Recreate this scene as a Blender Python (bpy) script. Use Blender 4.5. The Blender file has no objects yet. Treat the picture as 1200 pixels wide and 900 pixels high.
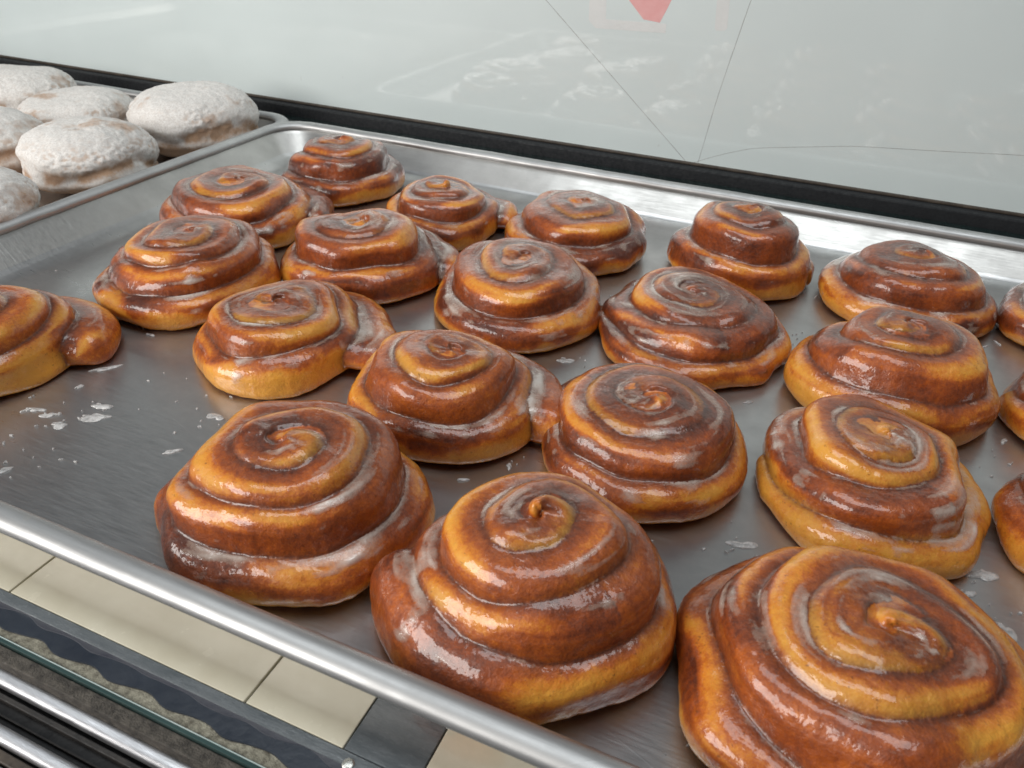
import numpy as np, math
# ---------------------------------------------------------------- numpy helpers
def vnoise(P, scale, seed):
    """smooth 3-D value noise in 0..1 at points P (n,3), feature size = scale"""
    rs = np.random.RandomState(seed)
    T = rs.rand(32, 32, 32).astype(np.float32)
    Q = P / scale + rs.rand(3) * 31
    I = np.floor(Q).astype(np.int32); F = (Q - I).astype(np.float32)
    F = F * F * (3 - 2 * F)
    I0 = I & 31; I1 = (I + 1) & 31
    x, y, z = F[:, 0], F[:, 1], F[:, 2]
    def t(a, b, c): return T[a[:, 0], b[:, 1], c[:, 2]]
    c00 = t(I0, I0, I0) * (1 - x) + t(I1, I0, I0) * x
    c10 = t(I0, I1, I0) * (1 - x) + t(I1, I1, I0) * x
    c01 = t(I0, I0, I1) * (1 - x) + t(I1, I0, I1) * x
    c11 = t(I0, I1, I1) * (1 - x) + t(I1, I1, I1) * x
    return (c00 * (1 - y) + c10 * y) * (1 - z) + (c01 * (1 - y) + c11 * y) * z

def fbm(P, scale, seed, octaves=3):
    s = 0; amp = 1; tot = 0
    for o in range(octaves):
        s = s + amp * vnoise(P, scale / 2 ** o, seed + 17 * o); tot += amp; amp *= 0.5
    return s / tot

def sstep(a, b, x):
    t = np.clip((x - a) / (b - a), 0, 1)
    return t * t * (3 - 2 * t)

def surface_nets(D, origin, h):
    """quads of the zero level of the grid D (negative inside)"""
    nx, ny, nz = D.shape
    S = D < 0
    c = [S[i:nx - 1 + i, j:ny - 1 + j, k:nz - 1 + k] for i in (0, 1) for j in (0, 1) for k in (0, 1)]
    cnt = sum(a.astype(np.int8) for a in c)
    cells = np.argwhere((cnt > 0) & (cnt < 8))
    idx = -np.ones((nx - 1, ny - 1, nz - 1), np.int32)
    idx[cells[:, 0], cells[:, 1], cells[:, 2]] = np.arange(len(cells))
    corners = [(i, j, k) for i in (0, 1) for j in (0, 1) for k in (0, 1)]
    val = {q: D[cells[:, 0] + q[0], cells[:, 1] + q[1], cells[:, 2] + q[2]] for q in corners}
    acc = np.zeros((len(cells), 3)); n = np.zeros(len(cells))
    for q in corners:
        for ax in range(3):
            if q[ax] == 0:
                q2 = list(q); q2[ax] = 1; q2 = tuple(q2)
                a, b = val[q], val[q2]
                m = (a < 0) != (b < 0)
                t = np.where(m, a / np.where(m, a - b, 1), 0)
                pt = np.zeros((len(cells), 3)); pt[:] = q; pt[:, ax] = t
                acc += pt * m[:, None]; n += m
    V = (cells + acc / n[:, None]) * h + np.array(origin)
    quads = []
    for ax in range(3):
        o1, o2 = [(1, 2), (2, 0), (0, 1)][ax]
        sl0 = [slice(None)] * 3; sl1 = [slice(None)] * 3
        sl0[ax] = slice(0, -1); sl1[ax] = slice(1, None)
        A = S[tuple(sl0)]; B = S[tuple(sl1)]
        e = np.argwhere(A != B)
        ok = (e[:, o1] > 0) & (e[:, o2] > 0) & (e[:, o1] < D.shape[o1] - 1) & (e[:, o2] < D.shape[o2] - 1)
        e = e[ok]
        flip = A[e[:, 0], e[:, 1], e[:, 2]]
        def at(d1, d2):
            f = e.copy(); f[:, o1] += d1; f[:, o2] += d2
            return idx[f[:, 0], f[:, 1], f[:, 2]]
        q = np.stack([at(-1, -1), at(0, -1), at(0, 0), at(-1, 0)], 1)
        q[~flip] = q[~flip][:, ::-1]
        quads.append(q)
    return V, np.concatenate(quads)

# ---------------------------------------------------------------- the coiled roll (millimetres)
def wave(a, rs, n, amp):
    s = 0
    for i in range(1, n + 1):
        s = s + amp / i ** 0.5 * np.sin(a * (0.37 + 0.55 * i) + rs.rand() * 6.28)
    return s

class Roll:
    def __init__(s, seed, R=47, H=42, turns=2.7, theta=0.0, tail=0.0, tail_span=0.85, blend=0.95, ell=0.05, peak=0.0):
        s.__dict__.update(seed=seed, R=R, H=H, T=turns, th=theta, tail=tail, span=tail_span, k=blend)
        rs = np.random.RandomState(seed)
        s.ell = ell; s.ellang = rs.rand() * 3.14
        j = lambda v, d: v + d * (rs.rand() * 2 - 1)
        s.wt = [j(.185, .02) * R, j(.165, .015) * R, j(.135, .012) * R, .115 * R, .10 * R]
        s.rt = [R - s.wt[0], j(.66, .02) * R, j(.47, .03) * R, j(.25, .03) * R, .07 * R]
        s.zt = [j(.41, .05), j(.51, .05), j(.795, .03), j(.88, .02), j(.925, .012), .965]
        s.lean = j(.13, .05)
        s.slope = j(.07, .07); s.ro = j(.85, .10); s.ri = .25
        s.knob = rs.rand() * 1.6 - 0.9 + peak
        s.tt = [0, 1, 2, 3, 3.4]
        s.ph = rs.rand(40) * 6.28
        s.dir = rs.randn(10, 3); s.dir /= np.linalg.norm(s.dir, axis=1)[:, None]
        s.wl = 26 + 40 * rs.rand(10)
        s.A = 2 * math.pi * s.T
    def fw(s, a, i, amp):
        return amp * (np.sin(a * 0.9 + s.ph[i]) + 0.8 * np.sin(a * 1.7 + s.ph[i + 1]) + 0.6 * np.sin(a * 3.1 + s.ph[i + 2]) + .35 * np.sin(a * 5.3 + s.ph[i + 3]))
    def warp(s, P):
        Q = P.copy()
        for i in range(10):
            ph = (P @ s.dir[i]) * (6.283 / s.wl[i]) + s.ph[20 + i]
            Q[:, i % 3] += (0.95 if i % 3 < 2 else 0.55) * np.sin(ph)
        c, q = math.cos(s.ellang), math.sin(s.ellang)
        x, y = c * Q[:, 0] + q * Q[:, 1], -q * Q[:, 0] + c * Q[:, 1]
        x = x * (1 + s.ell); y = y * (1 - s.ell)
        Q[:, 0], Q[:, 1] = c * x - q * y, q * x + c * y
        return Q
    def tables(s):
        ac = np.linspace(0, s.A, 3000); q = ac / s.A; tn = q * 3.4
        w = np.interp(tn, s.tt, s.wt) + s.fw(ac, 0, 0.40)
        rc = np.interp(tn, s.tt, s.rt) + s.fw(ac, 4, 0.40) * (1 - q)
        t = np.clip(1 - ac / s.span, 0, 1)
        zt = s.H * np.interp(tn, [0, .78, 1.22, 2, 2.4, 3.4], s.zt) + s.fw(ac, 8, 0.55) + s.knob * sstep(0.90, 1.0, q)
        if s.tail >= 4:
            t2 = np.clip(1 - ac / 1.55, 0, 1)
            rc = rc + s.tail * .85 * (1 - (1 - t2) ** 2.2); w = w * (1 + .12 * t2); zt = zt * (1 + .16 * t2 - .10 * t ** 3)
        else:
            rc = rc + (s.tail - .07 * s.R) * t * t; w = w * (1 - .35 * t); zt = zt * (1 - .22 * t)
        ln = s.lean * np.minimum(1, 0.45 + q * 1.6)
        s.tab = np.stack([w, rc, zt, ln], 1).astype(np.float32)
    def field(s, P, full=False):
        if not hasattr(s, 'tab'): s.tables()
        Q = s.warp(P)
        r = np.hypot(Q[:, 0], Q[:, 1]); z = Q[:, 2]
        ph = np.mod(np.arctan2(Q[:, 1], Q[:, 0]) - s.th, 2 * math.pi)
        ds = []; us = []; zs = []; As = []
        for k in range(-1, int(math.ceil(s.T)) + 1):
            a = ph + 2 * math.pi * k
            ac = np.clip(a, 0, s.A)
            tb = s.tab[(ac * (2999 / s.A)).astype(np.int32)]
            w, rc, zt, ln = tb[:, 0], tb[:, 1], tb[:, 2], tb[:, 3]
            u = r - rc + ln * (z - zt * 0.55)
            zt = zt - s.slope * u
            u = np.where(u < 0, u / 1.3, u)
            rr = np.minimum(w * np.where(u > 0, s.ro + .12 * np.clip(1 - ac / 5.5, 0, 1), s.ri), zt * .47)
            qx = np.abs(u) - (w - rr); qz = np.abs(z - zt * 0.5) - (zt * 0.5 - rr)
            d = np.hypot(np.maximum(qx, 0), np.maximum(qz, 0)) + np.minimum(np.maximum(qx, qz), 0) - rr
            L = np.abs(a - ac) * np.maximum(r, 2)
            m = w * 0.9
            d = np.where(L > 0, np.hypot(np.maximum(d + m, 0), L * .85) - m, d)
            ds.append(d); us.append(u / w); zs.append((z - (zt - rr)) / rr); As.append(ac)
        # soft heart that closes the eye of the spiral
        cz = s.H * .925; cr = .28 * s.R; qx = r - cr + 4; qz = z - cz + 4
        d = np.hypot(np.maximum(qx, 0), np.maximum(qz, 0)) + np.minimum(np.maximum(qx, qz), 0) - 4
        ds.append(d + .3); us.append(-.5 + 0 * r); zs.append(np.ones_like(r)); As.append(s.A + 0 * r)
        D = np.stack(ds)
        srt = np.sort(D, axis=0)
        d = srt[0]
        for i in (1, 2):           # smooth union with the next coils
            hh = np.clip(0.5 + 0.5 * (srt[i] - d) / s.k, 0, 1)
            d = srt[i] * (1 - hh) + d * hh - s.k * hh * (1 - hh)
        d = np.maximum(d, 0.2 - z) if False else d
        # flat, softly rounded foot
        kz = 3.0; b = -z; hh = np.clip(0.5 - 0.5 * (b - d) / kz, 0, 1)
        d = b * (1 - hh) + d * hh + kz * hh * (1 - hh)
        if not full: return d
        i = np.argmin(D, axis=0); ar = np.arange(D.shape[1])
        return d, np.stack(us)[i, ar], np.stack(zs)[i, ar], np.stack(As)[i, ar], srt[1] - srt[0], z
    def mesh(s, h):
        e = s.R * (1 + s.ell) + 4 + s.tail; top = s.H + 9
        xs = np.arange(-e, e + h, h); zs = np.arange(-3 * h, top + h, h)
        # coarse pass first, the fine samples only near the surface
        m = 4
        nx, nz = -(-len(xs) // m) * m, -(-len(zs) // m) * m
        xs = xs[0] + h * np.arange(nx); zs = zs[0] + h * np.arange(nz)
        cx = xs[::m] + h * (m - 1) / 2; cz = zs[::m] + h * (m - 1) / 2
        X, Y, Z = np.meshgrid(cx, cx, cz, indexing='ij')
        C = s.field(np.stack([X.ravel(), Y.ravel(), Z.ravel()], 1)).reshape(X.shape)
        D = C.repeat(m, 0).repeat(m, 1).repeat(m, 2)
        near = np.argwhere(np.abs(D) < h * m * 1.25)
        P = np.stack([xs[near[:, 0]], xs[near[:, 1]], zs[near[:, 2]]], 1)
        D[near[:, 0], near[:, 1], near[:, 2]] = np.concatenate([s.field(c) for c in np.array_split(P, max(1, len(P) // 300000))])
        V, Qd = surface_nets(D, (xs[0], xs[0], zs[0]), h)
        # one relaxing step along the field keeps the crease lines clean
        for _ in range(1):
            g = s.grad(V); V = V - g * s.field(V)[:, None] * 0.9
        return V, Qd
    def grad(s, V, e=0.25):
        g = np.stack([(s.field(V + e * np.eye(3)[i]) - s.field(V - e * np.eye(3)[i])) for i in range(3)], 1)
        return g / (np.linalg.norm(g, axis=1)[:, None] + 1e-9)

# ---------------------------------------------------------------- the sugared filled doughnut (millimetres)
def sugared(seed, R=44, H=44, n=220, m=130):
    rs = np.random.RandomState(seed)
    a = np.linspace(0, 2 * math.pi, n, endpoint=False); b = np.linspace(-math.pi / 2, math.pi / 2, m)
    A, Bb = np.meshgrid(a, b)
    cb = np.cos(Bb); sb = np.sin(Bb)
    rr = R * np.sign(cb) * np.abs(cb) ** 0.72
    zz = np.where(sb > 0, 0.58 * H * np.abs(sb) ** 0.92, -0.42 * H * np.abs(sb) ** 0.75) + 0.42 * H
    P = np.stack([rr * np.cos(A), rr * np.sin(A), zz], -1).reshape(-1, 3)
    U = np.stack([cb * np.cos(A), cb * np.sin(A), sb], -1).reshape(-1, 3)
    lat = Bb.ravel()
    d = 7.0 * (vnoise(P, 42, seed) - .5) + 2.0 * (vnoise(P, 17, seed + 1) - .5) + 0.8 * (vnoise(P, 5, seed + 2) - .5)
    seam = np.exp(-((lat + 0.02 + 0.5 * (vnoise(P, 25, seed + 3) - .5)) / 0.15) ** 2)
    d = d - 3.6 * seam                                    # the pale waist between the two fried halves
    crack = np.abs(vnoise(P, 30, seed + 5) - .5)
    d = d - .3 * np.exp(-(crack / 0.04) ** 2) * (lat > 0.25)
    clump = vnoise(P, 2.6, seed + 8); crust = np.exp(-((lat - .42) / .30) ** 2) * sstep(.35, .6, vnoise(P, 22, seed + 12))
    d = d + (0.28 + .7 * crust) * sstep(.50, .75, clump) * (lat > -.3) + .6 * crust * (fbm(P, 9, seed + 14) - .5)
    P = P + U * d[:, None]
    P[:, 2] = np.maximum(P[:, 2], 0.4)
    q = []
    I = np.arange(n); J = (I + 1) % n
    for k in range(m - 1):
        q.append(np.stack([k * n + I, k * n + J, (k + 1) * n + J, (k + 1) * n + I], 1))
    bare = np.maximum(1.0 * seam * sstep(.25, .5, vnoise(P, 12, seed + 9)), 0.95 * sstep(0.05, -0.45, lat + .25 * (vnoise(P, 14, seed + 13) - .5)))
    bare = np.maximum(bare, 0.6 * sstep(.53, .76, fbm(P, 20, seed + 11, 4)))
    bare = np.maximum(bare, .55 * crust * sstep(.5, .3, clump))
    return P, np.concatenate(q), bare
WORLD = 0.085; EXPO = 0.0
LIGHTS = [('window_light', (-.85, -.62, .50), (-.1, .45, .02), .9, .6, 15.5, (1, .97, .93)),
          ('ceiling_light', (-.1, .25, 1.2), (-.1, .35, 0), 1.1, .45, 7.0, (.93, .98, 1))]

# =====================================================================  scene
import bpy, bmesh, random
from mathutils import Matrix, Vector
MM = 0.001
scene = bpy.context.scene
col = scene.collection

def link(o):
    col.objects.link(o); return o

def mesh_obj(name, verts, faces, mats, parent=None, smooth=True, attrs=None, mat_idx=None):
    me = bpy.data.meshes.new(name)
    verts = np.asarray(verts, np.float64) * MM
    if isinstance(faces, np.ndarray):
        n = len(faces); w = faces.shape[1]
        me.vertices.add(len(verts)); me.vertices.foreach_set('co', verts.astype(np.float32).ravel())
        me.loops.add(n * w); me.loops.foreach_set('vertex_index', faces.astype(np.int32).ravel())
        me.polygons.add(n); me.polygons.foreach_set('loop_start', np.arange(0, n * w, w, dtype=np.int32))
        me.update(calc_edges=True)
    else:
        me.from_pydata([tuple(v) for v in verts], [], faces)
    me.validate()
    for m in (mats if isinstance(mats, (list, tuple)) else [mats]): me.materials.append(m)
    if smooth: me.polygons.foreach_set('use_smooth', np.ones(len(me.polygons), bool))
    for k, v in (attrs or {}).items():
        a = me.attributes.new(k, 'FLOAT', 'POINT'); a.data.foreach_set('value', np.asarray(v, np.float32))
    if mat_idx is not None: me.polygons.foreach_set('material_index', np.asarray(mat_idx, np.int32))
    me.update()
    o = link(bpy.data.objects.new(name, me))
    if parent: o.parent = parent
    return o

def thing(name, label, cat, loc=(0, 0, 0), rz=0, group=None):
    o = link(bpy.data.objects.new(name, None)); o.empty_display_size = 0.02
    o.location = [c * MM for c in loc]; o.rotation_euler = (0, 0, rz)
    return tag(o, label, cat, group)

def tag(o, label, cat, group=None, kind=None):
    if label: o['label'] = label
    if cat: o['category'] = cat
    if group: o['group'] = group
    if kind: o['kind'] = kind
    return o

def box_obj(name, lo, hi, mat, parent=None, bevel=0.0, segs=2):
    bm = bmesh.new(); bmesh.ops.create_cube(bm, size=1)
    for v in bm.verts:
        v.co = Vector([lo[i] + (v.co[i] + .5) * (hi[i] - lo[i]) for i in range(3)])
    if bevel: bmesh.ops.bevel(bm, geom=bm.edges[:], offset=bevel, segments=segs, affect='EDGES', profile=.5)
    bm.verts.ensure_lookup_table(); bm.verts.index_update()
    V = [tuple(v.co) for v in bm.verts]; F = [[v.index for v in f.verts] for f in bm.faces]; bm.free()
    return mesh_obj(name, V, F, mat, parent, smooth=False)

# ---------------------------------------------------------------- materials
class NT:
    def __init__(s, name):
        s.m = bpy.data.materials.new(name); s.m.use_nodes = True
        s.t = s.m.node_tree; s.b = s.t.nodes['Principled BSDF']; s.out = s.t.nodes['Material Output']
    def n(s, typ, **kw):
        nd = s.t.nodes.new(typ)
        for k, v in kw.items():
            if k in nd.inputs: s.set(nd.inputs[k], v)
            else: setattr(nd, k, v)
        return nd
    def set(s, sock, v):
        if isinstance(v, bpy.types.NodeSocket): s.t.links.new(v, sock)
        elif isinstance(v, bpy.types.Node): s.t.links.new(v.outputs[0], sock)
        else:
            if sock.type == 'RGBA' and len(v) == 3: v = (*v, 1)
            sock.default_value = v
    def p(s, **kw):
        for k, v in kw.items(): s.set(s.b.inputs[k.replace('_', ' ')], v)
    def attr(s, name): return s.n('ShaderNodeAttribute', attribute_name=name).outputs['Fac']
    def obj(s): return s.n('ShaderNodeTexCoord').outputs['Object']
    def mapv(s, scale=(1, 1, 1), rot=(0, 0, 0), src=None):
        mp = s.n('ShaderNodeMapping'); s.set(mp.inputs['Vector'], src or s.obj())
        mp.inputs['Scale'].default_value = scale; mp.inputs['Rotation'].default_value = rot
        return mp.outputs[0]
    def noise(s, scale, detail=3, rough=.55, vec=None, dist=0):
        nd = s.n('ShaderNodeTexNoise'); nd.inputs['Scale'].default_value = scale
        nd.inputs['Detail'].default_value = detail; nd.inputs['Roughness'].default_value = rough
        nd.inputs['Distortion'].default_value = dist
        s.set(nd.inputs['Vector'], vec or s.obj()); return nd.outputs['Fac']
    def math(s, op, a, b=0.0, c=None, clamp=False):
        nd = s.n('ShaderNodeMath', operation=op); nd.use_clamp = clamp
        s.set(nd.inputs[0], a); s.set(nd.inputs[1], b)
        if c is not None: s.set(nd.inputs[2], c)
        return nd.outputs[0]
    def ramp(s, fac, stops, interp='LINEAR'):
        nd = s.n('ShaderNodeValToRGB'); s.set(nd.inputs[0], fac); cr = nd.color_ramp; cr.interpolation = interp
        while len(cr.elements) < len(stops): cr.elements.new(0.5)
        for e, (pos, c) in zip(cr.elements, stops):
            e.position = pos; e.color = (*c, 1) if len(c) == 3 else c
        return nd.outputs[0]
    def rng(s, v, a, b, c=0.0, d=1.0):
        nd = s.n('ShaderNodeMapRange'); s.set(nd.inputs[0], v)
        for i, q in enumerate((a, b, c, d)): s.set(nd.inputs[i + 1], q)
        return nd.outputs[0]
    def mix(s, fac, a, b, blend='MIX'):
        nd = s.n('ShaderNodeMix', data_type='RGBA', blend_type=blend)
        s.set(nd.inputs[0], fac); s.set(nd.inputs[6], a); s.set(nd.inputs[7], b); return nd.outputs[2]
    def bump(s, h, dist, strength=1.0, normal=None):
        nd = s.n('ShaderNodeBump'); s.set(nd.inputs['Height'], h)
        nd.inputs['Distance'].default_value = dist; nd.inputs['Strength'].default_value = strength
        if normal: s.set(nd.inputs['Normal'], normal)
        return nd.outputs[0]

def mat_dough():
    t = NT('fried_dough')
    vec = t.obj()
    n1 = t.noise(95, 4, .6, vec); n2 = t.noise(420, 5, .7, vec, .4); n3 = t.noise(1700, 3, .65, vec)
    br = t.attr('brown')
    f = t.math('ADD', br, t.math('MULTIPLY', t.math('SUBTRACT', n1, .5), .42))
    f = t.math('ADD', f, t.math('MULTIPLY', t.math('SUBTRACT', n2, .5), .62))
    f = t.math('ADD', f, t.math('MULTIPLY', t.math('SUBTRACT', n3, .5), .30), clamp=True)
    c = t.ramp(f, [(0.04, PALE), (.34, GOLD), (.52, RUST), (.72, BROWN), (1, DARK)])
    fleck = t.math('MULTIPLY', t.rng(t.noise(620, 3, .6, vec), .62, .70), t.rng(n1, .42, .6))
    c = t.mix(t.math('MULTIPLY', fleck, .6), c, (.085, .020, .007))
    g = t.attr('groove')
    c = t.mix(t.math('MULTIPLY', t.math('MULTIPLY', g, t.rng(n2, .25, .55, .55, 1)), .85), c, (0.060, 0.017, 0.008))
    film = t.math('MULTIPLY', t.attr('film'), t.rng(t.noise(300, 4, .65, vec, .8), .42, .60), clamp=True)
    c = t.mix(t.math('MULTIPLY', film, FILM), c, (0.66, 0.45, 0.36))
    b1 = t.bump(t.noise(330, 4, .6, vec), 0.0010, .6)
    b2 = t.bump(n3, 0.0002, .6, b1)
    cb = t.bump(t.noise(200, 2, .5, vec), 0.0008, .45)
    blis = t.rng(t.noise(430, 2, .5, vec, .3), .50, .70)
    cb = t.bump(blis, 0.00009, .7, cb)
    t.p(Base_Color=c, Roughness=t.rng(n2, .3, .7, .32, .52), Normal=b2, Subsurface_Weight=.08, Subsurface_Scale=.003,
        Subsurface_Radius=(1, .45, .2), Specular_IOR_Level=.4,
        Coat_Weight=t.rng(t.noise(70, 4, .6, vec), .28, .42, .6, 1.0), Coat_Roughness=t.rng(n1, .3, .7, .03, .09), Coat_IOR=1.45, Coat_Normal=cb)
    return t.m

def mat_icing():
    t = NT('sugar_glaze')
    vec = t.obj()
    th = t.attr('thick')
    n = t.noise(480, 4, .65, vec, .6); n2 = t.noise(150, 3, .6, vec)
    x = t.math('ADD', th, t.math('MULTIPLY', t.math('SUBTRACT', n, .5), .55))
    a = t.math('MULTIPLY', t.rng(x, -.04, .06), t.rng(x, .0, .75, .12, ICE_A))
    t.p(Base_Color=t.mix(t.rng(x, .1, .9), (.80, .60, .48), (.92, .85, .78)), Roughness=.14, Alpha=a, Coat_Weight=1, Coat_Roughness=.04,
        Normal=t.bump(t.noise(300, 2, .5, vec), .0009, .6))
    return t.m

def mat_sugar():
    t = NT('powdered_sugar')
    vec = t.obj()
    n1 = t.noise(160, 4, .7, vec); n2 = t.noise(700, 3, .7, vec)
    bare = t.math('ADD', t.attr('bare'), t.math('MULTIPLY', t.math('SUBTRACT', n1, .52), 1.2))
    bare = t.math('ADD', bare, t.math('MULTIPLY', t.math('SUBTRACT', n2, .5), .9))
    dough = t.mix(t.noise(90, 3, .5, vec), (.44, .22, .075), (.30, .15, .07))
    c = t.mix(t.rng(bare, .06, .85, 0, .80), t.mix(t.rng(n2, .35, .65), (.62, .58, .545), (.84, .82, .79)), dough)
    t.p(Base_Color=c, Roughness=.85, Specular_IOR_Level=.2, Normal=t.bump(n2, .0005, .6, t.bump(n1, .0011, .5)))
    return t.m

def scratches(t, ang, width=1400, length=9, thr=.66, vec=None):
    v = t.mapv((1, 1, 1), (0, 0, ang), vec)
    mp = t.mapv((length, width, 1), (0, 0, 0), v)
    return t.rng(t.noise(1, 1.5, .5, mp), thr, thr + .11)

def mat_tray(name, base, dark, r0, r1, bmp=1.0, met=.92):
    t = NT(name)
    vec = t.obj()
    big = t.noise(9, 4, .6, vec, .8); mid = t.noise(45, 5, .65, vec); fine = t.noise(1, 3, .6, t.mapv((70, 900, 300), (0, 0, .12)))
    s = None
    for i, (a, w, l, th) in enumerate([(.35, 700, 14, .68), (1.15, 900, 18, .70), (-.55, 800, 11, .69), (2.1, 1000, 22, .71), (.05, 1300, 8, .68)]):
        q = scratches(t, a, w, l, th, vec)
        s = q if s is None else t.math('MAXIMUM', s, q)
    f = t.math('ADD', t.math('MULTIPLY', big, .6), t.math('MULTIPLY', mid, .4))
    c = t.mix(t.rng(f, .36, .64), dark, base)
    c = t.mix(t.math('MULTIPLY', s, .06), c, (.74, .74, .74))
    spots = t.rng(t.noise(170, 3, .55, vec), .68, .74)
    c = t.mix(t.math('MULTIPLY', spots, .35), c, (.55, .53, .50))
    ro = t.math('ADD', t.rng(f, .35, .65, r1, r0), t.math('MULTIPLY', t.math('SUBTRACT', fine, .5), .22))
    nb = t.bump(t.noise(14, 2, .5, vec), .0016 * bmp, .35)
    nb = t.bump(fine, .0002 * bmp, .5, nb)
    nb = t.bump(s, .00008 * bmp, .5, nb)
    t.p(Base_Color=c, Metallic=met, Roughness=ro, Normal=nb, Anisotropic=.35)
    return t.m

def mat_simple(name, c1, c2, scale, rough=.4, metal=0, bump=.0004, coat=0, stretch=(1, 1, 1), detail=4):
    t = NT(name)
    v = t.mapv(stretch)
    n = t.noise(scale, detail, .6, v); n2 = t.noise(scale * 5, 3, .6, v)
    t.p(Base_Color=t.mix(t.rng(t.math('ADD', t.math('MULTIPLY', n, .7), t.math('MULTIPLY', n2, .3)), .34, .66), c1, c2),
        Roughness=t.rng(n2, .3, .7, rough * .75, min(1, rough * 1.3)), Metallic=metal, Normal=t.bump(n2, bump, .6), Coat_Weight=coat, Coat_Roughness=.05)
    return t.m

def mat_panel():
    t = NT('white_laminated_glass')
    v = t.obj()
    n = t.noise(5, 3, .5, v, .5); n2 = t.noise(38, 5, .65, v, 1.2)
    c = t.mix(t.rng(n, .3, .7), PANEL_A, PANEL_B)
    smear = t.math('MULTIPLY', t.rng(n2, .60, .72), t.rng(t.noise(19, 2, .5, v), .55, .7))
    c = t.mix(t.math('MULTIPLY', smear, .05), c, (.86, .87, .88))
    chips = t.math('MULTIPLY', t.rng(t.noise(90, 3, .6, t.mapv((1, 1, .5), (0, .5, 0))), .70, .74), t.rng(t.noise(17, 2, .5, v), .52, .62))
    c = t.mix(t.math('MULTIPLY', chips, .25), c, (.35, .36, .35))
    wob = t.bump(t.noise(16, 2, .5, v), .0012, .4)
    t.p(Base_Color=c, Roughness=.35, Coat_Weight=1, Coat_Roughness=.04, Coat_IOR=1.5, Normal=wob, Coat_Normal=t.bump(t.noise(7, 1, .5, v), .0015, .25))
    return t.m

def mat_flake():
    t = NT('dried_icing'); v = t.obj()
    n = t.noise(380, 3, .6, v)
    t.p(Base_Color=t.mix(n, (.60, .585, .57), (.74, .73, .72)), Roughness=.3, Alpha=t.rng(n, .35, .6, .45, .85), Coat_Weight=.5, Coat_Roughness=.1, Normal=t.bump(n, .0006, .5))
    return t.m

def mat_glass_edge():
    t = NT('green_glass_edge')
    v = t.obj()
    n = t.noise(1, 3, .6, t.mapv((25, 500, 500)))
    t.p(Base_Color=t.mix(n, (.014, .032, .031), (.06, .105, .10)), Roughness=.12, Coat_Weight=1, Coat_Roughness=.03)
    return t.m

PALE = (0.78, 0.355, 0.048); GOLD = (0.66, 0.215, 0.020); RUST = (.46, .105, .011); BROWN = (0.29, 0.058, 0.009); DARK = (0.095, 0.018, 0.006)
FILM = 0.05; ICE_A = 0.68
PANEL_A = (.66, .73, .725); PANEL_B = (.71, .785, .78)
M = dict(dough=mat_dough(), icing=mat_icing(), sugar=mat_sugar(),
         tray=mat_tray('worn_aluminium', (.62, .615, .61), (.43, .43, .43), .28, .40, .35),
         wall=mat_tray('wiped_aluminium', (.60, .59, .57), (.42, .41, .395), .32, .42, .6, .86),
         rim=mat_tray('bright_aluminium', (.58, .58, .575), (.46, .46, .46), .46, .58, .35),
         panel=mat_panel(),
         crack=mat_simple('crack_line', (.26, .27, .265), (.42, .43, .42), 60, .5),
         gasket=mat_simple('black_rubber', (.006, .007, .009), (.012, .013, .015), 80, .75),
         brown=mat_simple('brown_grime', (.03, .022, .016), (.085, .065, .048), 120, .6),
         gedge=mat_glass_edge(),
         gpol=mat_simple('polished_glass_edge', (.45, .56, .55), (.60, .68, .67), 60, .2, coat=1),
         red=mat_simple('red_reflection_paint', (.80, .38, .37), (.82, .45, .44), 30, .4, coat=1), whitereflection=mat_simple('white_reflection_paint', (.70, .72, .71), (.75, .76, .75), 30, .4, coat=1),  # flat colours that imitate a blurred reflection on the panel
         soot=mat_simple('black_soot', (.008, .007, .007), (.035, .030, .026), 200, .6),
         darkglass=mat_simple('dark_green_glass', (.006, .013, .013), (.012, .026, .025), 20, .12, coat=1),
         cream=mat_simple('cream_tile', (.62, .57, .44), (.70, .66, .53), 22, .22, coat=.6, bump=.0002),
         slate=mat_simple('slate_tile', (.085, .10, .11), (.15, .165, .175), 30, .25, coat=.6, stretch=(1, 3, 1)),
         grout=mat_simple('grey_grout', (.36, .38, .36), (.50, .51, .48), 150, .8),
         navy=mat_simple('navy_wave', (.012, .018, .030), (.024, .032, .046), 40, .4, coat=.2),
         navy2=mat_simple('dusky_wave', (.030, .032, .048), (.055, .058, .070), 70, .45, coat=.2),
         granite=mat_simple('speckled_stone', (.07, .06, .04), (.38, .36, .28), 420, .6, bump=.001),
         granite2=mat_simple('sooty_stone', (.016, .013, .010), (.11, .095, .078), 330, .7, bump=.001),
         chrome=mat_simple('brushed_steel', (.46, .46, .48), (.56, .56, .57), 30, .45, metal=1, stretch=(1, 30, 30), bump=.0001),
         black=mat_simple('black_void', (.006, .006, .007), (.012, .011, .011), 50, .5),
         screw=mat_simple('nickel', (.55, .56, .52), (.68, .68, .64), 200, .3, metal=.8),
         flake=mat_flake())

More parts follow.
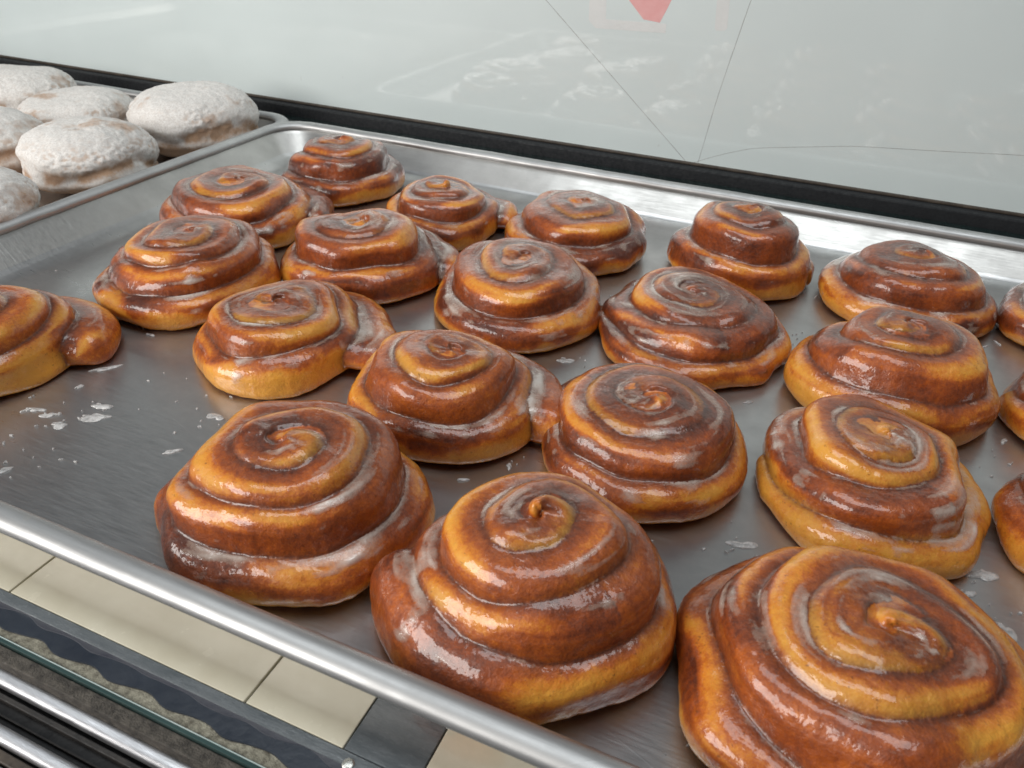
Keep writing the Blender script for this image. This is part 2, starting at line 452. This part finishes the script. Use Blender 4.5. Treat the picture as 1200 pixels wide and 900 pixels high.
# ---------------------------------------------------------------- cinnamon rolls
def build_roll(spec, label):
    seed, x, y, R, H, th, tail, turns, wet = spec
    peak = {101: 3.5, 114: 3.0, 113: 1.5}.get(seed, 0); tone = (-.03 + .12 * min(1, max(0, (y - 230) / 200))) + {108: .10, 104: .06, 113: .06, 105: -.10, 103: -.04, 106: -.07, 109: -.06, 118: -.06}.get(seed, 0)
    near = y < 300
    h = 0.75 if y < 230 else (0.9 if y < 340 else 1.15)
    ro = Roll(seed, R, H, turns, math.radians(th), tail, peak=peak)
    V, F = ro.mesh(h)
    N = ro.grad(V)
    d, u, cap, a, gap, z = ro.field(V, True)
    S = seed * 13
    psi = np.degrees(np.arctan2(cap, u))                          # 0 = outward face, 90 = crest, 180 = inner face
    q = a / ro.A
    rad = np.hypot(V[:, 0], V[:, 1])
    w1 = vnoise(V, 19, S) - .5; w2 = fbm(V, 7, S + 1) - .5
    along = np.sin(a * 1.3 + ro.ph[12]) * .5 + np.sin(a * 2.3 + ro.ph[13]) * .3 + np.sin(a * .7 + ro.ph[14]) * .4
    # coordinates that run along the coil, so streaks follow the spiral
    K = np.stack([a * np.interp(q * 3.4, ro.tt, ro.rt), u * 9 + 300, V[:, 2]], 1)
    st1 = fbm(K * (.16, 1, 1), 3.2, S + 5, 3); st2 = fbm(K * (.30, 1, 1), 2.2, S + 15, 2)
    band = np.exp(-((psi - 52 - 34 * w1 - 40 * (st1 - .5)) / (20 + 12 * sstep(-.3, .3, w2 + .5 * along))) ** 2) * sstep(-.55, .20, along + 1.1 * w1)
    topp = sstep(.70, .95, q) * sstep(.34, .62, fbm(V, 14, S + 2)) * .6
    fh = {105: 6, 103: 3, 106: 4, 109: 4, 110: 3, 118: 4, 108: 2, 121: 3}.get(seed, 0)
    foot = sstep(13 + fh, 6.0 + fh, V[:, 2] + 9 * w1 + 4 * w2 - 2.2 * np.sin(np.arctan2(V[:, 1], V[:, 0]) + ro.ph[15]))
    foot = foot * np.where(tail >= 4, sstep(.5, 1.7, a) * .75 + .25, 1)
    pale = np.clip(np.maximum(np.maximum(band * .85, foot * .8), topp), 0, 1)
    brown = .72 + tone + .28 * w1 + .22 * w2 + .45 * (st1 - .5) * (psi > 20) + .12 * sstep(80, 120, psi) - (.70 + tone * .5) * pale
    shelf = (q < .36) * sstep(.25, .6, N[:, 2]) * sstep(.30, .60, fbm(V, 20, S + 23)) * (1 - .8 * foot)
    brown = brown + .22 * shelf
    brown = np.where(z < 1.5, .45, brown)
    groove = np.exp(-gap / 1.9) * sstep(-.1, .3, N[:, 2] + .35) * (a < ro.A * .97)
    up = np.clip(N[:, 2], 0, 1)
    film = np.clip(wet * (.25 + .85 * up + 1.2 * (st2 - .45)) * (1 - .55 * band) * sstep(2, 16, V[:, 2]), 0, 1)
    # icing thickness: streaks along the coil, pools in the creases, drips down the flank
    side = np.sqrt(np.maximum(0, 1 - N[:, 2] ** 2))
    ang = np.arctan2(V[:, 1], V[:, 0])
    drip = vnoise(np.stack([ang * R, V[:, 2] * .28, 0 * ang], 1), 6.0, S + 4)
    pool = np.exp(-gap / 2.0) * sstep(-.2, .5, N[:, 2]) * sstep(.36, .62, fbm(V, 15, S + 9))
    th_ = -.96 + 1.7 * (st1 - .5) + .9 * (st2 - .5) + .9 * (vnoise(V, 17, S + 6) - .5) + .60 * pool + .62 * up - .35 * np.exp(-gap / .8)
    ledge = sstep(R * .60, R * .80, rad) * sstep(.28 * H, .42 * H, V[:, 2]) * (q < .36)
    th_ += ledge * (.25 + .5 * (vnoise(V, 22, S + 19) - .4))
    th_ += side * 1.5 * (drip - .58) * sstep(R * .45, R * .8, rad)
    th_ += .70 * (wet - .6) - .8 * sstep(9, 3, V[:, 2] + 6 * (drip - .5)) - .30 * band
    wall = sstep(60, 25, psi) * (q < .95)
    wrinkle = vnoise(np.stack([K[:, 0], V[:, 2] * .22, 7 * q], 1), 2.0, S + 21) - .5
    root = thing('cinnamon_roll', label, 'cinnamon roll', (x, y, 0), 0, 'glazed cinnamon rolls on the tray')
    wr = .14 * (vnoise(V, 2.6, S + 7) - .5) + .55 * (vnoise(V, 7.5, S + 8) - .5) + .34 * wrinkle * wall + .30 * (st1 - .5) * (1 - wall)
    V2 = V + N * wr[:, None]
    V2[:, 2] = np.maximum(V2[:, 2], .15)
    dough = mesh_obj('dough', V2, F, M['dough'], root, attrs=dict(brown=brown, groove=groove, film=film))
    keep = (th_[F] > -.30).all(1)
    FF = F[keep]
    used, inv = np.unique(FF, return_inverse=True)
    t_ = th_[used]
    VI = V2[used] + N[used] * (np.clip(t_, -.3, 1.0) * .55 + .13)[:, None]
    mesh_obj('icing', VI, inv.reshape(-1, 4), M['icing'], root, attrs=dict(thick=t_))
    return root

ROLLS = [
    ((100, 44.5, 178.5, 59.0, 45.0, 30, 0, 4.15, 0.55), 'biggest cinnamon roll, cut off by the bottom right corner, flat wide spiral'),
    ((101, -59.0, 171.4, 49.5, 50.5, 204, 5, 3.75, 0.6), 'tall tower-like cinnamon roll at the front rim with a pointed knob'),
    ((102, -160.0, 175.1, 52.6, 45.0, 158, 2, 3.95, 0.65), 'broad glazed cinnamon roll nearest the front rim on the left'),
    ((103, -142.5, 263.7, 48.2, 40.1, 8, 10, 3.75, 0.6), 'cinnamon roll with brown loose end at right, behind the broad front roll'),
    ((104, -50, 277, 54.5, 33, 30, 3, 3.85, 0.75), 'dark brown cinnamon roll directly behind the tall front roll'),
    ((105, 41.1, 290.1, 51.5, 35.3, 190, 2, 3.75, 0.8), 'pale yellow sided roll with split left edge, behind the biggest roll'),
    ((106, -244.7, 275.8, 49.8, 34.0, 8, 12, 3.75, 0.6), 'golden roll with loose dark tail on its right, beside empty tray floor'),
    ((107, -152.5, 376.1, 58.4, 37.3, 30, 0, 3.75, 0.85), 'round shiny roll with white glaze on top in the middle of the tray'),
    ((108, -55.7, 390.9, 58.4, 32.5, 184, 1, 3.75, 1.0), 'heavily iced flat roll with white drip on its front and bare left flank'),
    ((109, 50.2, 375.3, 50.1, 46.6, 115, 2, 3.65, 0.7), 'orange brown roll with thick crescent on its left and yellow foot at right'),
    ((110, -338.5, 314.2, 56.4, 40.2, 182, 2, 3.85, 0.65), 'wide golden roll second from the left edge, with a squared left end'),
    ((111, -257.5, 372.8, 53.2, 42.1, 20, 6, 3.75, 0.75), 'dark glazed roll touching the round shiny roll on its left'),
    ((112, -379.2, 404.0, 60.3, 37.5, 15, 5, 3.75, 0.8), 'wide low roll near the left tray wall with milky glaze on top'),
    ((113, -360.3, 504.5, 49.6, 42.2, 178, 1, 3.65, 0.7), 'dark red brown roll in the far left corner of the tray'),
    ((114, -252.1, 469.1, 46.8, 34.9, 25, 9, 3.85, 0.75), 'smallest roll, in the back row with a dark tail sticking out right'),
    ((115, -153.4, 481.9, 57.6, 36.0, 40, 0, 3.55, 0.9), 'smooth flat topped roll by the rear rim, whitish spiral on top'),
    ((116, -44.4, 488.8, 48.5, 48.5, 0, 2, 3.95, 0.75), 'narrow stepped roll by the rear rim, with five fine rings'),
    ((117, 57.2, 488.3, 52.8, 37.7, 105, 1, 3.65, 0.9), 'flattish roll by the rear rim at right, milky glaze and orange side'),
    ((118, -368, 201, 50.5, 38, 28, 9, 3.75, 0.5), 'yellow and brown roll cut by the left picture edge with a fat tail'),
    ((119, 150.8, 495.2, 48.4, 40.2, 60, 0, 3.75, 0.7), 'barely visible roll at the right picture edge, farthest back of three'),
    ((120, 144.2, 392.8, 47.9, 40.6, 182, 2, 3.75, 0.7), 'roll at the right picture edge, middle one of three, dark pointed end'),
    ((121, 136.8, 292.1, 49.4, 40.8, 140, 0, 3.75, 0.7), 'roll at the right picture edge, nearest of three, smooth orange flank'),
]
for spec, label in ROLLS: build_roll(spec, label)

# ---------------------------------------------------------------- sugared doughnuts on the second tray
DONUTS = [
    ((300, -751.3, 530.9, 51.0, 46.2), 'powdered doughnut at the far left with tan bare patch, back row'),
    ((301, -657.8, 513.3, 51.0, 37.4), 'low flattened powdered doughnut half hidden between two taller ones'),
    ((302, -536.2, 532.0, 54.1, 54.1), 'tallest powdered doughnut, domed, nearest the rear corner of its tray'),
    ((303, -539.0, 420.3, 51.9, 47.1), 'whole oval powdered doughnut in front of the tallest domed one'),
    ((304, -637.1, 403.0, 51.0, 46.2), 'powdered doughnut cut by the left picture edge, in the middle row'),
    ((305, -518.9, 295.3, 51.0, 46.2), 'nearest powdered doughnut, cut by the picture edge and tray wall'),
]
for (seed, x, y, R, H), label in DONUTS:
    P, F, bare = sugared(seed, R, H)
    o = mesh_obj('powdered_doughnut', P, F, M['sugar'], None, attrs=dict(bare=bare))
    o.location = (x * MM, y * MM, 0.0005)
    tag(o, label, 'doughnut', 'powdered doughnuts on the second tray')

# ---------------------------------------------------------------- sheet pans
def ring(x0, x1, y0, y1, inset, r, n=10):
    x0 += inset; x1 -= inset; y0 += min(inset, 9.4) + max(0, inset - 9.4) * .45; y1 -= inset; r = max(r - inset * .55, 3)
    pts = []
    for cx, cy, a0 in ((x1 - r, y1 - r, 0), (x0 + r, y1 - r, 90), (x0 + r, y0 + r, 180), (x1 - r, y0 + r, 270)):
        for k in range(n + 1):
            a = math.radians(a0 + 90 * k / n); pts.append((cx + r * math.cos(a), cy + r * math.sin(a)))
    # long straight sides get in-between points so that small dents can bend them
    out = []
    for i, p in enumerate(pts):
        q = pts[(i + 1) % len(pts)]; d = math.hypot(q[0] - p[0], q[1] - p[1])
        out.append(p)
        if (i + 1) % (n + 1) == 0:
            for k in range(1, 24): out.append((p[0] + (q[0] - p[0]) * k / 24, p[1] + (q[1] - p[1]) * k / 24))
    return out

def pan(label, x0, x1, y0, y1, z0, hgt, foot):
    root = thing('sheet_pan', label, 'baking tray', ((x0 + x1) / 2, (y0 + y1) / 2, z0), 0)
    cx, cy = (x0 + x1) / 2, (y0 + y1) / 2; r0 = 32; b = 4.7
    x0 -= cx; x1 -= cx; y0 -= cy; y1 -= cy
    wall = [(8.6, hgt - 5), (9.4, hgt - 6.5)]
    for k in range(1, 8):
        t = k / 8; wall.append((9.4 + (foot - 12 - 9.4) * t, (hgt - 6.5) + (3.2 - hgt + 6.5) * t))
    for k in range(9):
        t = k / 8; wall.append((foot - 12 + 14 * t, 3.2 * (1 - t) ** 2))
    rings = [ring(x0, x1, y0, y1, i, r0) for i, _ in wall]
    n = len(rings[0]); V = []; F = []; mi = []
    for rg, (_, z) in zip(rings, wall): V += [(p[0], p[1], z) for p in rg]
    for k in range(len(rings) - 1):
        for i in range(n):
            j = (i + 1) % n; F.append([k * n + i, (k + 1) * n + i, (k + 1) * n + j, k * n + j][::-1]); mi.append(1 if k < 8 else 0)
    F.append([(len(rings) - 1) * n + i for i in range(n)]); mi.append(0)
    mesh_obj('pan_body', V, F, [M['tray'], M['wall']], root, mat_idx=mi)
    prof = []
    for k in range(18):
        a = math.radians(-20 + 340 * k / 17 + 0); prof.append((b + .2 - b * math.cos(a) * -1, hgt - b + b * math.sin(a)))
    prof = [(b + .3 + b * 1.12 * math.cos(math.radians(a)), hgt - b * .8 + b * .8 * math.sin(math.radians(a))) for a in range(-30, 271, 15)]
    rings = [ring(x0, x1, y0, y1, i, r0) for i, _ in prof]
    V = []; F = []
    rnd = random.Random(5)
    dent = [(rnd.random() - .5) * .35 for _ in range(n)]
    for rg, (_, z) in zip(rings, prof): V += [(p[0], p[1], z + dent[i]) for i, p in enumerate(rg)]
    for k in range(len(prof) - 1):
        for i in range(n):
            j = (i + 1) % n; F.append([k * n + i, k * n + j, (k + 1) * n + j, (k + 1) * n + i])
    mesh_obj('rolled_rim', V, F, M['rim'], root)
    return root
pan('large worn aluminium sheet pan full of glazed cinnamon rolls', -473, 190, 109.5, 580, 0, 25.5, 37)
pan('shallow aluminium sheet pan at the left holding powdered doughnuts', -1140, -475.5, 130, 607, 0, 19.5, 30)

# ---------------------------------------------------------------- dried icing on the tray floor
def flake(x, y, rx, ry, ang, seed, label=None, bmx=None):
    rnd = random.Random(seed); n = 40
    ph = [rnd.random() * 6.28 for _ in range(6)]; am = [.30, .24, .16, .12, .08, .05]
    V = []; F = []
    lev = [(1.0, .02), (.93, .35), (.6, .6), (.0, .65)]
    ca, sa = math.cos(ang), math.sin(ang)
    for li, (s, z) in enumerate(lev[:-1]):
        for i in range(n):
            t = 6.2832 * i / n
            k = 1 + sum(am[j] * math.sin((j + 1) * t + ph[j]) for j in range(6))
            px, py = rx * k * s * math.cos(t), ry * k * s * math.sin(t)
            V.append((px * ca - py * sa, px * sa + py * ca, z * (1 + .3 * math.sin(3 * t + ph[0]))))
    V.append((0, 0, .6))
    for l in range(2):
        for i in range(n): F.append([l * n + i, l * n + (i + 1) % n, (l + 1) * n + (i + 1) % n, (l + 1) * n + i])
    for i in range(n): F.append([2 * n + i, 2 * n + (i + 1) % n, 3 * n])
    if bmx is not None:
        o = len(bmx[0]); bmx[0].extend([(v[0] + x, v[1] + y, v[2]) for v in V]); bmx[1].extend([[a + o for a in f] for f in F]); return
    ob = mesh_obj('icing_drip', V, F, M['flake']); ob.location = (x * MM, y * MM, .00012)
    tag(ob, label, 'icing drip', 'dried icing drips on the tray floor')
G = math.radians
FLAKES = [
    (-287, 191, 7.0, 2.6, .35, 'largest curved white icing drip on the bare tray floor at left'),
    (-291.5, 198.5, 4.2, 2.3, .2, 'rounded icing drip just above the largest curved drip'),
    (-305.4, 183.5, 4.2, 1.5, .5, 'pointed icing drip left of the largest curved drip'),
    (-315, 183, 5.2, 1.2, .35, 'long thin icing drip farthest left of the cluster on bare metal'),
    (-296.5, 179.5, 3.6, 2.3, .4, 'stubby icing drip nearest the front rim in the cluster on bare metal'),
    (-316.2, 222.2, 6.5, 1.6, .9, 'tapered icing drip beside the fat tail of the left edge roll'),
    (-237, 215, 4.0, 2.2, .2, 'icing drip in front of the golden roll, behind the broad front roll'),
    (-237.5, 186, 3.2, 1.4, .9, 'faint icing drip left of the broad front roll'),
    (-290, 146.5, 4.0, 1.8, 1.0, 'icing drip cut by the left picture edge near the front rim'),
    (1.1, 237.4, 5.0, 2.2, .5, 'thin icing smear between the dark roll and the pale yellow sided roll'),
    (86.4, 262.0, 4.6, 3.2, .4, 'chunky white icing flake beside the biggest roll, at right'),
    (92.2, 234.5, 2.6, 4.2, .1, 'icing flake at the right picture edge behind the biggest roll'),
    (-108, 335, 4.0, 2.2, .3, 'icing drip in front of the round shiny middle roll'),
    (-383.8, 225, 7, 1.2, .6, 'icing streak at the foot of the left tray wall'),
]
for i, (x, y, rx, ry, a, lb) in enumerate(FLAKES): flake(x, y, rx, ry, a, 40 + i, lb)
rnd = random.Random(9); acc = ([], [])
for (x, y, s, n) in [(-296, 190, 22, 16), (-337, 258, 10, 8), (-237, 215, 9, 6), (82, 258, 14, 14), (92, 238, 8, 6), (-106, 250, 10, 6), (-68, 222, 12, 6), (-104, 339, 8, 5),
                     (0, 236, 12, 8), (-290, 150, 16, 8), (-384, 228, 14, 9), (-437, 284, 6, 2), (2, 146, 8, 3), (-180, 330, 30, 8), (-90, 300, 30, 8), (-270, 230, 40, 14), (30, 330, 26, 10), (100, 340, 16, 8), (-300, 160, 40, 12), (0, 430, 20, 8)]:
    for k in range(n):
        flake(x + rnd.gauss(0, s * .6), y + rnd.gauss(0, s * .6), .25 + .8 * rnd.random() ** 2, .2 + .5 * rnd.random() ** 2, rnd.random() * 3, rnd.random(), None, acc)
for spec, _ in ROLLS:
    x, y, R = spec[1], spec[2], spec[3]
    for k in range(4):
        an = math.radians(rnd.uniform(150, 390)); rr = R * rnd.uniform(.97, 1.14)
        flake(x + rr * math.cos(an), y + rr * math.sin(an), rnd.uniform(.8, 3.0), rnd.uniform(.5, 1.3), an + 1.57, rnd.random(), None, acc)
crumbs = mesh_obj('icing_crumbs', acc[0], acc[1], M['flake']); crumbs.location.z = .0001
tag(crumbs, 'tiny white sugar specks scattered over the worn tray floor', 'sugar crumbs', None, 'stuff')

# ---------------------------------------------------------------- the counter the trays stand on
ctr = thing('display_counter', 'tiled display counter under the trays, cream and slate tiles with dark stone edge', 'counter', (0, 0, 0))
TOP = -1.6
def sheet(name, x0, x1, y0, y1, z0, z1, mat, bevel=.4): return box_obj(name, (x0, y0, z0), (x1, y1, z1), mat, ctr, bevel)
sheet('counter_bed', -1300, 600, 103.2, 662, -30, -3.2, M['grout'], 0)
g = .42
for xa, xb, m in [(-1200, -434.2, 'cream'), (-434.2, -333.2, 'cream'), (-333.2, -231.5, 'cream'), (-231.5, -128.4, 'cream'), (-128.4, -92.1, 'cream'), (-92.1, -67.6, 'slate'), (-67.6, 34, 'cream'), (34, 140, 'cream'), (140, 500, 'cream')]:
    tight = .08
    sheet('slate_tile' if m == 'slate' else 'cream_tile', xa + (tight if m == 'slate' else g), xb - (g if m != 'slate' else tight), 103.4, 127.5, -3.1, TOP, M[m], .25)
sheet('slate_border', -1200, 500, 99.2, 103.15, -3.1, TOP, M['slate'], .25)
sheet('rear_slab', -1200, 500, 128.5, 661, -3.1, TOP - .1, M['darkglass'], .25)

def wavy(name, x0, x1, y_back, y_front, amp, per, ph, z, mat, thick=.5, skew=.5):  # waves of the front edge shape a glass-edge reflection into a solid sheet
    V = []; F = []; n = int((x1 - x0) / 1.2)
    for i in range(n + 1):
        x = x0 + (x1 - x0) * i / n
        t = (x + ph) / per * 6.2832
        wv = math.sin(t + skew * math.sin(t)) + .25 * math.sin(.37 * t + 1)
        yf = y_front + amp * wv * (1 + .35 * math.sin(.023 * x + 2)) + .35 * math.sin(.11 * x) + .2 * math.sin(.31 * x + 1)
        V += [(x, y_back, z), (x, yf, z), (x, yf - .15, z - thick), (x, y_back, z - thick)]
        if i:
            a = 4 * (i - 1); b = 4 * i
            F += [[a, a + 1, b + 1, b], [a + 1, a + 2, b + 2, b + 1], [a + 2, a + 3, b + 3, b + 2]]
    return mesh_obj(name, V, F, mat, ctr, smooth=False)
wavy('dusky_band', -1200, 500, 99.15, 98.0, .8, 23, -6, TOP - .25, M['navy2'], .5, -.3)
wavy('navy_band', -1200, 500, 99.1, 92.8, 1.15, 23.5, 1, TOP - .5, M['navy'], .5, -.35)
sheet('stone_ledge', -1200, 500, 89.6, 103.1, -12, TOP - 1.3, M['granite'], .2)
sheet('sooty_ledge', -1200, 500, 83.0, 87.6, -30, -3.8, M['granite2'], .4)
sc = []; F = []
bm = bmesh.new(); bmesh.ops.create_uvsphere(bm, u_segments=24, v_segments=12, radius=1)
for v in bm.verts: v.co = Vector((v.co.x * 1.9, v.co.y * 1.9, max(v.co.z, 0) * .7))
bm.verts.index_update()
screw = mesh_obj('screw_head', [tuple(v.co + Vector((-88.2, 99.9, TOP - .05))) for v in bm.verts], [[v.index for v in f.verts] for f in bm.faces], M['screw'], ctr); bm.free()

gp = box_obj('glass_pane', (-1200, 87.8, -40), (500, 89.0, -2.3), M['gedge'], None, .2)
box_obj('polished_edge', (-1200, 89.05, -40), (500, 89.35, -2.2), M['gpol'], gp, .12)
tag(gp, 'thin edge of a green glass pane along the front of the counter', 'glass pane')

def rail(label, yc, zc, ry, rz, mat, slots=()):
    V = []; F = []; n = 20; xs = (-1200, 500)
    for x in xs:
        for i in range(n):
            a = 6.2832 * i / n
            c, s = math.cos(a), math.sin(a)
            V.append((x, yc + ry * math.copysign(abs(c) ** .7, c), zc + rz * math.copysign(abs(s) ** .7, s)))
    for i in range(n): F.append([i, (i + 1) % n, n + (i + 1) % n, n + i])
    F += [list(range(n))[::-1], list(range(n, 2 * n))]
    o = mesh_obj('metal_rail', V, F, mat); return tag(o, label, 'rail', 'steel door rails below the counter edge')
rail('upper steel rail just below the sooty stone ledge', 81.4, -10.2, 2.6, 2.3, M['chrome'])
rail('lower steel rail in the bottom left corner of the picture', 67.3, -10.2, 2.3, 2.3, M['chrome'])
tr = thing('door_track', 'black sliding door track between the two steel rails', 'door track', (0, 0, 0))
box_obj('track_bed', (-1200, 40, -40), (500, 84.5, -14), M['black'], tr)
box_obj('track_lip', (-1200, 76.2, -13.9), (500, 77.9, -11.5), M['soot'], tr, .3)
box_obj('track_ridge', (-1200, 72.3, -13.9), (500, 72.9, -12.2), M['soot'], tr, .2)
box_obj('front_lip', (-1200, 61.2, -13.9), (500, 64.4, -11.0), M['brown'], tr, .5)
box_obj('front_edge', (-1200, 48, -13.9), (500, 60.4, -10.4), M['chrome'], tr, .5)

# ---------------------------------------------------------------- back panel with its cracks, and the channel it stands in
YP = 640
bp = thing('back_panel', 'white laminated glass back panel with long dark cracks', 'back panel', (0, YP, 0))
box_obj('panel_sheet', (-1120, 0, 22), (620, 8, 340), M['panel'], bp, .5)
def crack(pts, r0, r1, seed, name='crack'):
    rnd = random.Random(seed); P = []
    for i in range(len(pts) - 1):
        m = 14
        for k in range(m):
            t = k / m
            P.append([pts[i][j] + (pts[i + 1][j] - pts[i][j]) * t for j in (0, 1)])
    P.append(list(pts[-1]))
    for it in range(6):
        P = [P[0]] + [[(P[i - 1][j] + 2 * P[i][j] + P[i + 1][j]) / 4 for j in (0, 1)] for i in range(1, len(P) - 1)] + [P[-1]]
    V = []; F = []
    for i, p in enumerate(P):
        q = P[min(i + 1, len(P) - 1)]; o = P[max(i - 1, 0)]
        dx, dz = q[0] - o[0], q[1] - o[1]; l = math.hypot(dx, dz) or 1
        nx, nz = -dz / l, dx / l
        r = (r0 + (r1 - r0) * i / len(P)) * (.7 + .6 * rnd.random())
        jx = (rnd.random() - .5) * .15
        V += [(p[0] + nx * r + jx, .02, p[1] + nz * r), (p[0] + jx, -.12, p[1]), (p[0] - nx * r + jx, .02, p[1] - nz * r)]
        if i:
            a = 3 * (i - 1); b = 3 * i
            F += [[a, a + 1, b + 1, b], [a + 1, a + 2, b + 2, b + 1]]
    mesh_obj(name, V, F, M['crack'], bp)
crack([(-320, 192.6), (-248.6, 132.6), (-209.5, 99.6), (-116.9, 21.8)], .30, .22, 1)
crack([(-70, 220), (-89.5, 145.1), (-101.1, 78.3), (-108.1, 23.0)], .30, .20, 2)
crack([(-113.1, 22.2), (-100, 28.5), (-87.7, 33.8), (-68.8, 40.7), (-56.1, 43.2), (4.6, 53.4), (61.9, 58.1), (115, 63.1), (260, 70)], .20, .18, 3)

def reflection_patch(name, pts, mat):  # flat patch that paints a red and white sign's reflection onto the panel
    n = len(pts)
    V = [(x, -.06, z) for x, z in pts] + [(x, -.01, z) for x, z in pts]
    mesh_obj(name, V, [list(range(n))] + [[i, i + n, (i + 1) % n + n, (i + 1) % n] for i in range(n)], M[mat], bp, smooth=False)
reflection_patch('red_reflection', [(-185, 150), (-147, 152), (-147.4, 140.6), (-150.8, 132.1), (-154.3, 124.3), (-167.3, 125.5), (-180.4, 138.0)], 'red')
reflection_patch('white_reflection_frame', [(-213, 152), (-199.5, 152), (-197.4, 123.1), (-149.0, 123.9), (-148.7, 117.3), (-205.2, 115.9), (-211.5, 121)], 'whitereflection')
reflection_patch('white_reflection_strip', [(-114.5, 152), (-105, 152), (-103.0, 125), (-104.5, 123.2), (-110.5, 122.6), (-112, 124)], 'whitereflection')

ch = thing('panel_channel', 'black rubber and dark glass channel at the foot of the white back panel', 'channel', (0, 0, 0))
box_obj('rubber_gasket', (-1200, 628, -1.4), (620, 639.4, 21.0), M['gasket'], ch, 1.2)
box_obj('grimy_bead', (-1200, 637.0, 21.1), (620, 639.6, 23.4), M['brown'], ch, .8)
box_obj('glass_strip', (-1200, 612, -1.4), (620, 627.6, 12.0), M['darkglass'], ch, .8)

# ---------------------------------------------------------------- light
w = bpy.data.worlds.new('World'); scene.world = w; w.use_nodes = True
w.node_tree.nodes['Background'].inputs[0].default_value = (.86, .92, 1.0, 1); w.node_tree.nodes['Background'].inputs[1].default_value = WORLD
def area(name, loc, tgt, sx, sy, power, color):
    L = bpy.data.lights.new(name, 'AREA'); L.shape = 'RECTANGLE'; L.size = sx; L.size_y = sy; L.energy = power; L.color = color
    o = link(bpy.data.objects.new(name, L)); o.location = loc
    o.rotation_euler = (Vector(tgt) - Vector(loc)).to_track_quat('-Z', 'Y').to_euler(); return o
for args in LIGHTS: area(*args)

# ---------------------------------------------------------------- camera
cam = bpy.data.cameras.new('camera'); co = link(bpy.data.objects.new('camera', cam)); scene.camera = co
Rm = [[0.9150309895, 0.2453497444, -0.3201902420], [0.4021205796, -0.4920434714, 0.7721348728], [0.0318955755, -0.8352824224, -0.5488952059]]
R3 = Matrix([[Rm[i][0], -Rm[i][1], -Rm[i][2]] for i in range(3)])
co.matrix_world = Matrix.Translation((0, 0, .215)) @ R3.to_4x4()
cam.sensor_width = 36; cam.lens = 36 * 907 / 1200; cam.clip_start = .01; cam.clip_end = 50
cam.dof.use_dof = True; cam.dof.focus_distance = .36; cam.dof.aperture_fstop = 26

scene.view_settings.view_transform = 'Standard'; scene.view_settings.look = 'None'
scene.view_settings.exposure = EXPO; scene.view_settings.gamma = 1
scene.cycles.use_denoising = True
scene.cycles.max_bounces = 10; scene.cycles.transparent_max_bounces = 12
